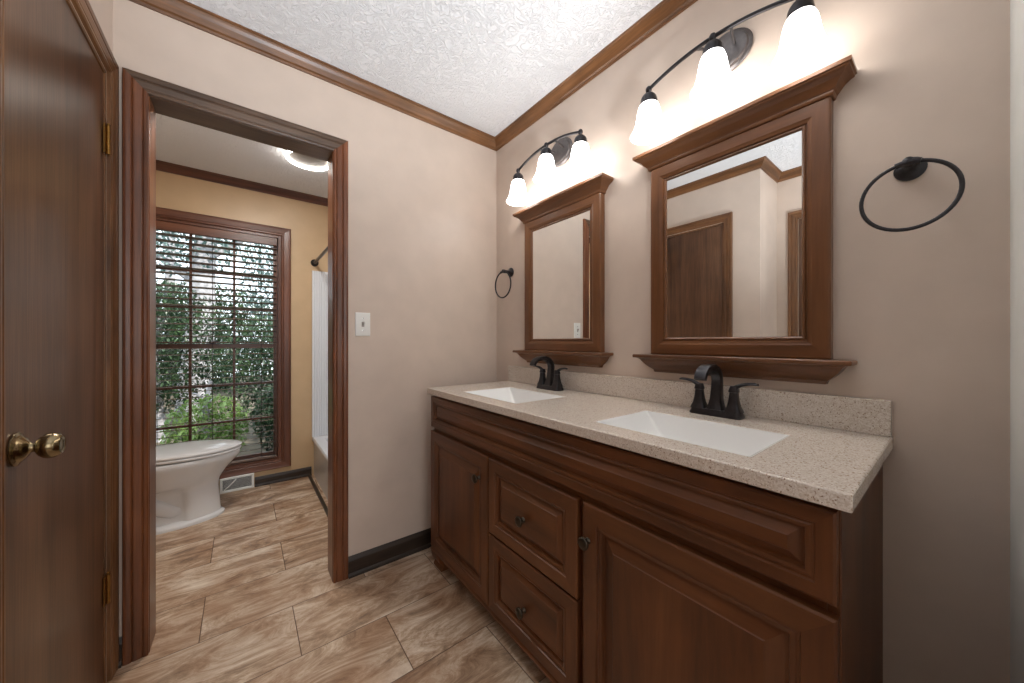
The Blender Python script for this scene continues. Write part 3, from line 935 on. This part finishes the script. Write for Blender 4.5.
for s in (-1, 1):
    MB().tube([(XW - 0.018, SY + s * 0.03, 2.092), (1.22, SY + s * 0.036, 2.096), (1.19, SY + s * 0.044, 2.092), (SXC, SY + s * 0.055, zbar(SY + 0.055))], 0.0045, 10).build('arm', M_BRONZE2, sc, smooth=True)
MB().tube([(SXC, SY + HB * (i / 12 - 1), zbar(SY + HB * (i / 12 - 1))) for i in range(25)], 0.0062, 12).build('bar', M_BRONZE, sc, smooth=True)
for t in (-1, 0, 1):
    yy = SY + t * HB
    zz = zbar(yy)
    MB().lathe([(0.0005, 0.012), (0.004, 0.0115), (0.008, 0.0085), (0.0105, 0.003), (0.0108, -0.002), (0.009, -0.008), (0.0065, -0.011), (0.0065, -0.020)], (SXC, yy, zz), 'z', 20).build('finial', M_BRONZE, sc, smooth=True)
    c = MB().lathe([(0.007, -0.014), (0.014, -0.017), (0.0205, -0.022), (0.0255, -0.029), (0.0280, -0.037), (0.0290, -0.046), (0.0300, -0.050), (0.0300, -0.056), (0.0270, -0.056), (0.026, -0.040), (0.020, -0.026), (0.008, -0.020)], (SXC, yy, zz), 'z', 28, cap0=False, cap1=False).build('shade_holder', M_BRONZE, sc, smooth=True, sharp=50)
    outer = [(0.0270, -0.053), (0.0315, -0.058), (0.0350, -0.066), (0.0382, -0.078), (0.0408, -0.092), (0.0432, -0.108), (0.0466, -0.126), (0.0516, -0.142), (0.0575, -0.155), (0.0625, -0.162), (0.0640, -0.165)]
    inner = [(r - 0.004, h) for r, h in reversed(outer)]
    MB().lathe(outer + [(0.062, -0.167)] + inner, (SXC, yy, zz), 'z', 32, cap0=False, cap1=False).build('bell_shade', M_SHADE, sc, smooth=True)['label'] = 'glowing frosted glass bell shade'
    MB().lathe([(0.010, -0.060), (0.012, -0.075), (0.016, -0.088), (0.019, -0.100), (0.017, -0.112), (0.011, -0.119), (0.0005, -0.121)], (SXC, yy, zz), 'z', 16).build('bulb', M_BULB, sc, smooth=True)
s2 = copy_tree(sc, shift=(0, 0.757, 0))
s2['label'] = 'three bell shade bronze vanity light above the mirror near the corner'

# ------------------------------------------------------------------ towel rings
RY, RXp, RZ = 0.073, XW - 0.062, 1.4665
tr = empty('towel_ring', (XW, RY, 1.548), 'black metal towel ring on the wall right of the nearer mirror', 'towel ring', 'black towel rings')
mo = MB().lathe([(0.027, 0.001), (0.0275, 0.005), (0.026, 0.008), (0.020, 0.010), (0.015, 0.013), (0.011, 0.020), (0.0095, 0.032), (0.010, 0.046), (0.0112, 0.054), (0.010, 0.064), (0.0005, 0.070)], (XW, RY, 1.546), '-x', 28)
mo.build('mount', M_BRONZE, tr, smooth=True, sharp=50)
MB().tube([(RXp, RY + 0.0765 * math.cos(2 * PI * k / 56), RZ + 0.0765 * math.sin(2 * PI * k / 56)) for k in range(56)], 0.0042, 12, closed=True).build('ring', M_BRONZE, tr, smooth=True)
MB().tube([(RXp, RY + 0.020, 1.5405), (RXp, RY + 0.010, 1.543), (RXp, RY - 0.010, 1.543), (RXp, RY - 0.020, 1.5405)], 0.0068, 12).build('sleeve', M_BRONZE, tr, smooth=True)
t2 = copy_tree(tr, shift=(0, 1.577, 0))
t2['label'] = 'black metal towel ring on the wall beside the far corner'

# ------------------------------------------------------------------ light switch
sw = empty('light_switch', (0.466, YF, 1.155), 'white wall switch plate on the far wall right of the doorway', 'light switch')
WM = lambda u, v, d: (u, YF - 0.006 + d, v)
MB().ringpanel(WM, 0.431, 0.501, 1.158, 1.273, [(0, 0.0058), (0, 0.002), (0.002, 0.0005), (0.004, 0)]).build('switch_plate', M_PLASTIC, sw, bevel=0.0005)
MB().box(0.460, 0.472, YF - 0.0075, YF - 0.005, 1.203, 1.228).prism([(YF - 0.0060, 1.209), (YF - 0.018, 1.222), (YF - 0.017, 1.228), (YF - 0.0060, 1.222)], lambda u, v, a: (a, u, v), 0.462, 0.470).build('toggle', plain('grey_toggle', srgb(170, 165, 158), 0.4, bump=0.02), sw)
for z in (1.1855, 1.2455):
    MB().lathe([(0.0032, 0), (0.0030, 0.0012), (0.0005, 0.0016)], (0.466, YF - 0.0059, z), '-y', 12).build('screw', M_CHROME, sw, smooth=True)

# ------------------------------------------------------------------ toilet
TY = 3.01
TX = XB0
to = empty('toilet', (TX + 0.38, TY, 0), 'white toilet with closed lid in front of the tall window', 'toilet')
def egg(x0, x1, hb, z, n=36, back=0.45, sqr=2.6):
    """egg-shaped ring: x0 back, x1 front, hb half width"""
    xm = x0 + (x1 - x0) * back
    pts = []
    for k in range(n):
        t = 2 * PI * k / n
        c, s = math.cos(t), math.sin(t)
        if c >= 0:
            e = 2.0
            x = xm + (x1 - xm) * (abs(c) ** (2 / e))
        else:
            e = sqr
            x = xm - (xm - x0) * (abs(c) ** (2 / e))
        y = hb * (1 if s >= 0 else -1) * (abs(s) ** (2 / e))
        pts.append((TX + x, TY + y, z))
    return pts
bw = MB()
def pinch(ring, k):
    out = []
    for x, y, z in ring:
        t = min(1, max(0, (0.520 - (x - TX)) / 0.05))
        t = t * t * (3 - 2 * t)
        out.append((x, TY + (y - TY) * (1 - k * t), z))
    return out
N = 72
bw.loft([egg(0.20, 0.682, 0.136, 0.0, N), egg(0.20, 0.684, 0.137, 0.014, N), egg(0.205, 0.676, 0.130, 0.022, N), pinch(egg(0.21, 0.666, 0.117, 0.028, N), 0.30), pinch(egg(0.21, 0.662, 0.114, 0.06, N), 0.38),
         pinch(egg(0.20, 0.656, 0.112, 0.13, N), 0.42), pinch(egg(0.19, 0.652, 0.116, 0.19, N), 0.42), pinch(egg(0.19, 0.655, 0.122, 0.222, N), 0.36), pinch(egg(0.18, 0.660, 0.132, 0.240, N), 0.06), egg(0.18, 0.672, 0.142, 0.262, N), egg(0.18, 0.694, 0.155, 0.298, N), egg(0.18, 0.728, 0.172, 0.338, N), egg(0.19, 0.756, 0.185, 0.368, N),
         egg(0.195, 0.764, 0.189, 0.384, N), egg(0.195, 0.766, 0.190, 0.404, N), egg(0.20, 0.762, 0.187, 0.409, N)])
bw.build('bowl', M_CHINA, to, smooth=True, sharp=50)
for s in (-1, 1):
    tp = MB()
    tp.tube([(TX + 0.50, TY + s * 0.030, 0.075), (TX + 0.44, TY + s * 0.045, 0.085), (TX + 0.38, TY + s * 0.052, 0.125), (TX + 0.32, TY + s * 0.056, 0.170), (TX + 0.265, TY + s * 0.056, 0.150), (TX + 0.24, TY + s * 0.055, 0.08), (TX + 0.238, TY + s * 0.055, 0.016)], [0.030, 0.042, 0.046, 0.046, 0.045, 0.044, 0.044], 16)
    tp.build('trapway', M_CHINA, to, smooth=True)
def lid_egg(x0, x1, hb, z):
    return [(p[0], p[1], p[2] + (TX + 0.77 - p[0]) * 0.022) for p in egg(x0, x1, hb, z)]
MB().loft([lid_egg(0.245, 0.768, 0.188, 0.4105), lid_egg(0.243, 0.772, 0.191, 0.414), lid_egg(0.243, 0.772, 0.191, 0.423), lid_egg(0.246, 0.769, 0.188, 0.4265)]).build('seat', M_CHINA, to, smooth=True, sharp=50)
MB().loft([lid_egg(0.245, 0.770, 0.189, 0.4305), lid_egg(0.243, 0.774, 0.192, 0.434), lid_egg(0.243, 0.774, 0.192, 0.441), lid_egg(0.248, 0.764, 0.186, 0.4475), lid_egg(0.27, 0.727, 0.162, 0.4520), lid_egg(0.33, 0.65, 0.10, 0.454)]).build('lid', M_CHINA, to, smooth=True, sharp=50)
def rbox(x0, x1, y0, y1, z0, z1, name, bev):
    return MB().box(x0, x1, y0, y1, z0, z1).build(name, M_CHINA, to, bevel=bev, bseg=4)
MB().loft([egg(0.05, 0.29, 0.11, 0.28, back=0.5), egg(0.04, 0.29, 0.15, 0.34, back=0.5), egg(0.03, 0.29, 0.165, 0.397, back=0.5, sqr=4)]).build('tank_shelf', M_CHINA, to, smooth=True)
rbox(TX + 0.015, TX + 0.205, TY - 0.22, TY + 0.22, 0.398, 0.727, 'tank', 0.022)
rbox(TX + 0.008, TX + 0.214, TY - 0.23, TY + 0.23, 0.728, 0.764, 'tank_lid', 0.010)
MB().lathe([(0.012, 0), (0.012, 0.008), (0.006, 0.012), (0.006, 0.02)], (TX + 0.205, TY - 0.16, 0.66), 'x', 16).box(TX + 0.218, TX + 0.226, TY - 0.165, TY - 0.085, 0.653, 0.666).build('flush_lever', M_CHROME, to, bevel=0.002)
for s in (-1, 1):
    MB().lathe([(0.012, 0), (0.012, 0.006), (0.004, 0.012), (0.0005, 0.0125)], (TX + 0.275, TY + s * 0.150, 0.0), 'z', 14).build('bolt_cap', M_PLASTIC, to, smooth=True)
    MB().lathe([(0.014, 0), (0.014, 0.018), (0.010, 0.022), (0.0005, 0.023)], (TX + 0.232, TY + s * 0.075, 0.409), 'z', 16).build('seat_hinge', M_PLASTIC, to, smooth=True)

# ------------------------------------------------------------------ floor register
vg = empty('air_register', (-0.034, YW, 0), 'small white metal air register low on the wall beside the toilet', 'air vent')
VM = lambda u, v, d: (u, YW - 0.024 + d, v)
MB().ringpanel(VM, -0.136, 0.068, 0.002, 0.113, [(0, 0.0235), (0, 0.003), (0.003, 0), (0.014, 0), (0.016, 0.005), (0.016, 0.0235)], loop=True).build('register_frame', M_PLASTIC, vg)
MB().box(-0.121, 0.053, YW - 0.010, YW - 0.001, 0.017, 0.098).build('damper', M_GREY, vg)
lv = MB()
for k in range(16):
    zz = 0.0205 + k * 0.005
    lv.prism([(YW - 0.020, zz), (YW - 0.012, zz - 0.002), (YW - 0.012, zz - 0.001), (YW - 0.020, zz + 0.0011)], lambda u, v, a: (a, u, v), -0.121, 0.053)
lv.build('louvers', M_PLASTIC, vg)
MB().tube([(-0.112, YW - 0.0225, 0.022), (-0.070, YW - 0.0225, 0.060), (-0.040, YW - 0.0225, 0.094)], 0.0035, 8).build('damper_lever', M_PLASTIC, vg, smooth=True)

# ------------------------------------------------------------------ bathtub, surround, rod
tx0, tx1, ty0, ty1, tz = 0.464, XB1 - 0.004, Y2 + 0.02, YW - 0.003, 0.322
tb = empty('bathtub', (0.85, 2.65, 0), 'white alcove bathtub at the right of the toilet room', 'bathtub')
def rrect(x0, x1, y0, y1, z, r, n=6):
    pts = []
    for (cx, cy, a0) in ((x1 - r, y1 - r, 0), (x0 + r, y1 - r, 90), (x0 + r, y0 + r, 180), (x1 - r, y0 + r, 270)):
        for k in range(n + 1):
            t = math.radians(a0 + 90 * k / n)
            pts.append((cx + r * math.cos(t), cy + r * math.sin(t), z))
    return pts
R0 = rrect(tx0 + 0.012, tx1, ty0, ty1, 0.0, 0.004)
m = MB().loft([R0, rrect(tx0 + 0.012, tx1, ty0, ty1, tz - 0.045, 0.004), rrect(tx0, tx1, ty0, ty1, tz - 0.030, 0.006), rrect(tx0, tx1, ty0, ty1, tz - 0.008, 0.006), rrect(tx0 + 0.006, tx1, ty0, ty1, tz, 0.006),
          rrect(tx0 + 0.075, tx1 - 0.05, ty0 + 0.08, ty1 - 0.07, tz, 0.10), rrect(tx0 + 0.085, tx1 - 0.06, ty0 + 0.09, ty1 - 0.08, tz - 0.012, 0.10), rrect(tx0 + 0.13, tx1 - 0.10, ty0 + 0.18, ty1 - 0.12, 0.08, 0.10), rrect(tx0 + 0.17, tx1 - 0.14, ty0 + 0.24, ty1 - 0.16, 0.06, 0.08)], cap0=True)
m.build('tub_shell', M_TUB, tb, smooth=True, sharp=40)
MB().lathe([(0.028, 0), (0.028, 0.003), (0.012, 0.004), (0.0005, 0.003)], (0.86, 2.22, 0.060), 'z', 20).build('drain', M_CHROME, tb, smooth=True)
su = empty('tub_surround', (0.85, YW, tz), 'white ribbed wall panels above the bathtub', 'tub surround')
rb = MB()
x = 0.462
pr = [(x, YW - 0.002), (x, YW - 0.020)]
while x < XB1 - 0.05:
    pr += [(x + 0.010, YW - 0.020), (x + 0.012, YW - 0.016), (x + 0.016, YW - 0.016), (x + 0.018, YW - 0.020)]
    x += 0.018
pr += [(XB1 - 0.022, YW - 0.020), (XB1 - 0.022, YW - 0.002)]
rb.prism(pr, XYZ, tz + 0.001, 1.731).build('end_panel', M_TUB, su)
MB().box(XB1 - 0.020, XB1 - 0.001, ty0, YW - 0.002, tz + 0.001, 1.731).build('back_panel', M_TUB, su, bevel=0.003)
MB().box(0.462, XB1 - 0.022, Y2 + 0.001, Y2 + 0.019, tz + 0.001, 1.731).build('front_panel', M_TUB, su, bevel=0.003)
rd = empty('shower_rod', (0.482, 2.65, 1.80), 'dark shower curtain rod mounted above the bathtub', 'shower rod')
MB().tube([(0.482, Y2 + 0.003, 1.80), (0.482, YW - 0.003, 1.80)], 0.0115, 16).build('rod', M_BRONZE, rd, smooth=True)
MB().lathe([(0.030, 0.001), (0.030, 0.006), (0.020, 0.012), (0.015, 0.022)], (0.482, YW, 1.80), '-y', 20).build('flange', M_BRONZE, rd, smooth=True)
MB().lathe([(0.030, 0.001), (0.030, 0.006), (0.020, 0.012), (0.015, 0.022)], (0.482, Y2, 1.80), 'y', 20).build('flange', M_BRONZE, rd, smooth=True)

# ------------------------------------------------------------------ ring ceiling light in the toilet room
CLX, CLY, CLR = 0.345, 2.645, 0.125
cl = empty('ceiling_light', (CLX, CLY, ZB), 'round flush ceiling light with a glowing rim in the toilet room', 'ceiling light')
MB().lathe([(CLR + 0.004, -0.001), (CLR + 0.004, -0.018), (CLR - 0.03, -0.022), (0.002, -0.022)], (CLX, CLY, ZB), 'z', 48).build('base_pan', plain('light_grey_enamel', srgb(120, 112, 104), 0.5, bump=0.02), cl, smooth=True)
MB().tube([(CLX + CLR * math.cos(2 * PI * k / 64), CLY + CLR * math.sin(2 * PI * k / 64), ZB - 0.028) for k in range(64)], 0.0085, 12, closed=True).build('glowing_ring', M_RING, cl, smooth=True)

# ------------------------------------------------------------------ garden outside the window
struct(MB().box(-9, 9, YW + 0.16, 18, -0.4, -0.3), 'ground', M_GROUND, 'sunlit ground outside the window', 'ground')
def foliage(mb, c, rx, ry, rz, n, size, seed):
    r = random.Random(seed)
    size *= 0.92
    for _ in range(int(n * 1.9)):
        while True:
            p = Vector((r.uniform(-1, 1), r.uniform(-1, 1), r.uniform(-1, 1)))
            if 0.2 < p.length < 1:
                break
        q = Vector(c) + Vector((p.x * rx, p.y * ry, p.z * rz))
        R = Matrix.Rotation(r.uniform(0, 2 * PI), 3, 'Z') @ Matrix.Rotation(r.uniform(-1.2, 1.2), 3, 'X')
        s = size * r.uniform(0.6, 1.3)
        pts = [(0, -1, 0), (0.42, -0.35, 0.06), (0.38, 0.35, 0.03), (0, 1, -0.12), (-0.38, 0.35, 0.03), (-0.42, -0.35, 0.06)]
        vs = [mb.v(q + R @ (Vector(a) * s)) for a in pts]
        mb.face([vs[0], vs[1], vs[2], vs[3]])
        mb.face([vs[0], vs[3], vs[4], vs[5]])
def plant(name, x, y, trunk_r, trunk_h, clouds, leaf, label, cat, group, lean=0.0, seed=1, size=0.045):
    o = empty(name, (x, y, -0.3), label, cat, group)
    r = random.Random(seed)
    tb_ = MB()
    pts = [(x + lean * t + r.uniform(-0.03, 0.03), y, -0.3 + trunk_h * t) for t in [i / 6 for i in range(7)]]
    tb_.tube(pts, [trunk_r * (1.25 - 0.7 * i / 6) for i in range(7)], 12)
    for k in range(5):
        t = 0.45 + 0.1 * k
        p = Vector((x + lean * t, y, -0.3 + trunk_h * t))
        a = r.uniform(0, 2 * PI)
        e = p + Vector((math.cos(a) * 0.8, math.sin(a) * 0.5, 0.6)) * (0.25 * trunk_h)
        tb_.tube([p, (p + e) / 2 + Vector((0, 0, 0.05)), e], [trunk_r * 0.4, trunk_r * 0.28, trunk_r * 0.12], 8)
    tb_.build('trunk', M_BARK, o, smooth=True)
    f = MB()
    for i, (cx, cy, cz, rx, ry, rz, n) in enumerate(clouds):
        foliage(f, (x + cx, y + cy, cz), rx, ry, rz, n, size, seed * 31 + i)
    f.build('foliage', leaf, o)
    return o
G1, G2 = 'shrubs outside the window', 'trees outside the window'
plant('garden_shrub', -1.75, 5.4, 0.03, 1.2, [(0, 0, 0.55, 0.6, 0.45, 0.6, 2200)], LEAF[1], 'bright green shrub low at the left of the window view', 'shrub', G1, seed=3, size=0.035)
plant('garden_shrub', -0.30, 5.0, 0.03, 1.0, [(0, 0, 0.18, 0.38, 0.3, 0.38, 1000)], LEAF[1], 'small bright green bush at the middle bottom of the window view', 'shrub', G1, seed=4, size=0.035)
plant('garden_shrub', 0.45, 6.2, 0.04, 1.5, [(0, 0, 0.70, 0.8, 0.5, 0.9, 4200)], LEAF[0], 'dark shrub low at the right of the window view', 'shrub', G1, seed=5, size=0.034)
plant('garden_shrub', -0.95, 7.0, 0.04, 1.8, [(0, 0, 1.05, 0.9, 0.5, 0.95, 4600)], LEAF[0], 'dark green shrub behind the toilet lid in the window view', 'shrub', G1, seed=6, size=0.036)
plant('garden_shrub', -2.6, 7.2, 0.04, 1.8, [(0, 0, 0.95, 0.8, 0.5, 0.95, 3600)], LEAF[0], 'dark green shrub at the far left edge of the window view', 'shrub', G1, seed=16, size=0.036)
plant('garden_tree', -0.72, 8.6, 0.20, 5.4, [(-0.3, 0, 3.4, 1.3, 0.7, 1.1, 2600)], LEAF[2], 'thick pale trunked tree in the middle of the window view', 'tree', G2, lean=0.3, seed=7, size=0.05)
plant('garden_shrub', 0.42, 5.2, 0.03, 1.2, [(0, 0, 0.18, 0.34, 0.3, 0.5, 1700)], LEAF[0], 'low dark shrub at the bottom right corner of the window view', 'shrub', G1, seed=21, size=0.034)
plant('garden_shrub', -2.9, 9.0, 0.04, 1.6, [(0, 0, 0.5, 0.9, 0.4, 0.8, 3200)], LEAF[0], 'wide dark shrub behind the bright green shrub in the window view', 'shrub', G1, seed=22, size=0.04)
plant('garden_tree', -4.2, 10.4, 0.14, 5.8, [(0.2, 0, 2.6, 1.4, 0.8, 1.8, 4200)], LEAF[2], 'bluish tree filling the upper left of the window view', 'tree', G2, seed=8, size=0.055)
plant('garden_tree', 1.3, 10.4, 0.11, 5.8, [(0, 0, 2.6, 1.4, 0.8, 1.7, 4200)], LEAF[2], 'slender tree filling the upper right of the window view', 'tree', G2, lean=-0.2, seed=9, size=0.055)
plant('garden_tree', -1.6, 13.5, 0.12, 6, [(0, 0, 1.2, 3.4, 0.9, 1.7, 9000)], LEAF[0], 'distant dark tree between the nearer trunks in the window view', 'tree', G2, seed=10, size=0.075)
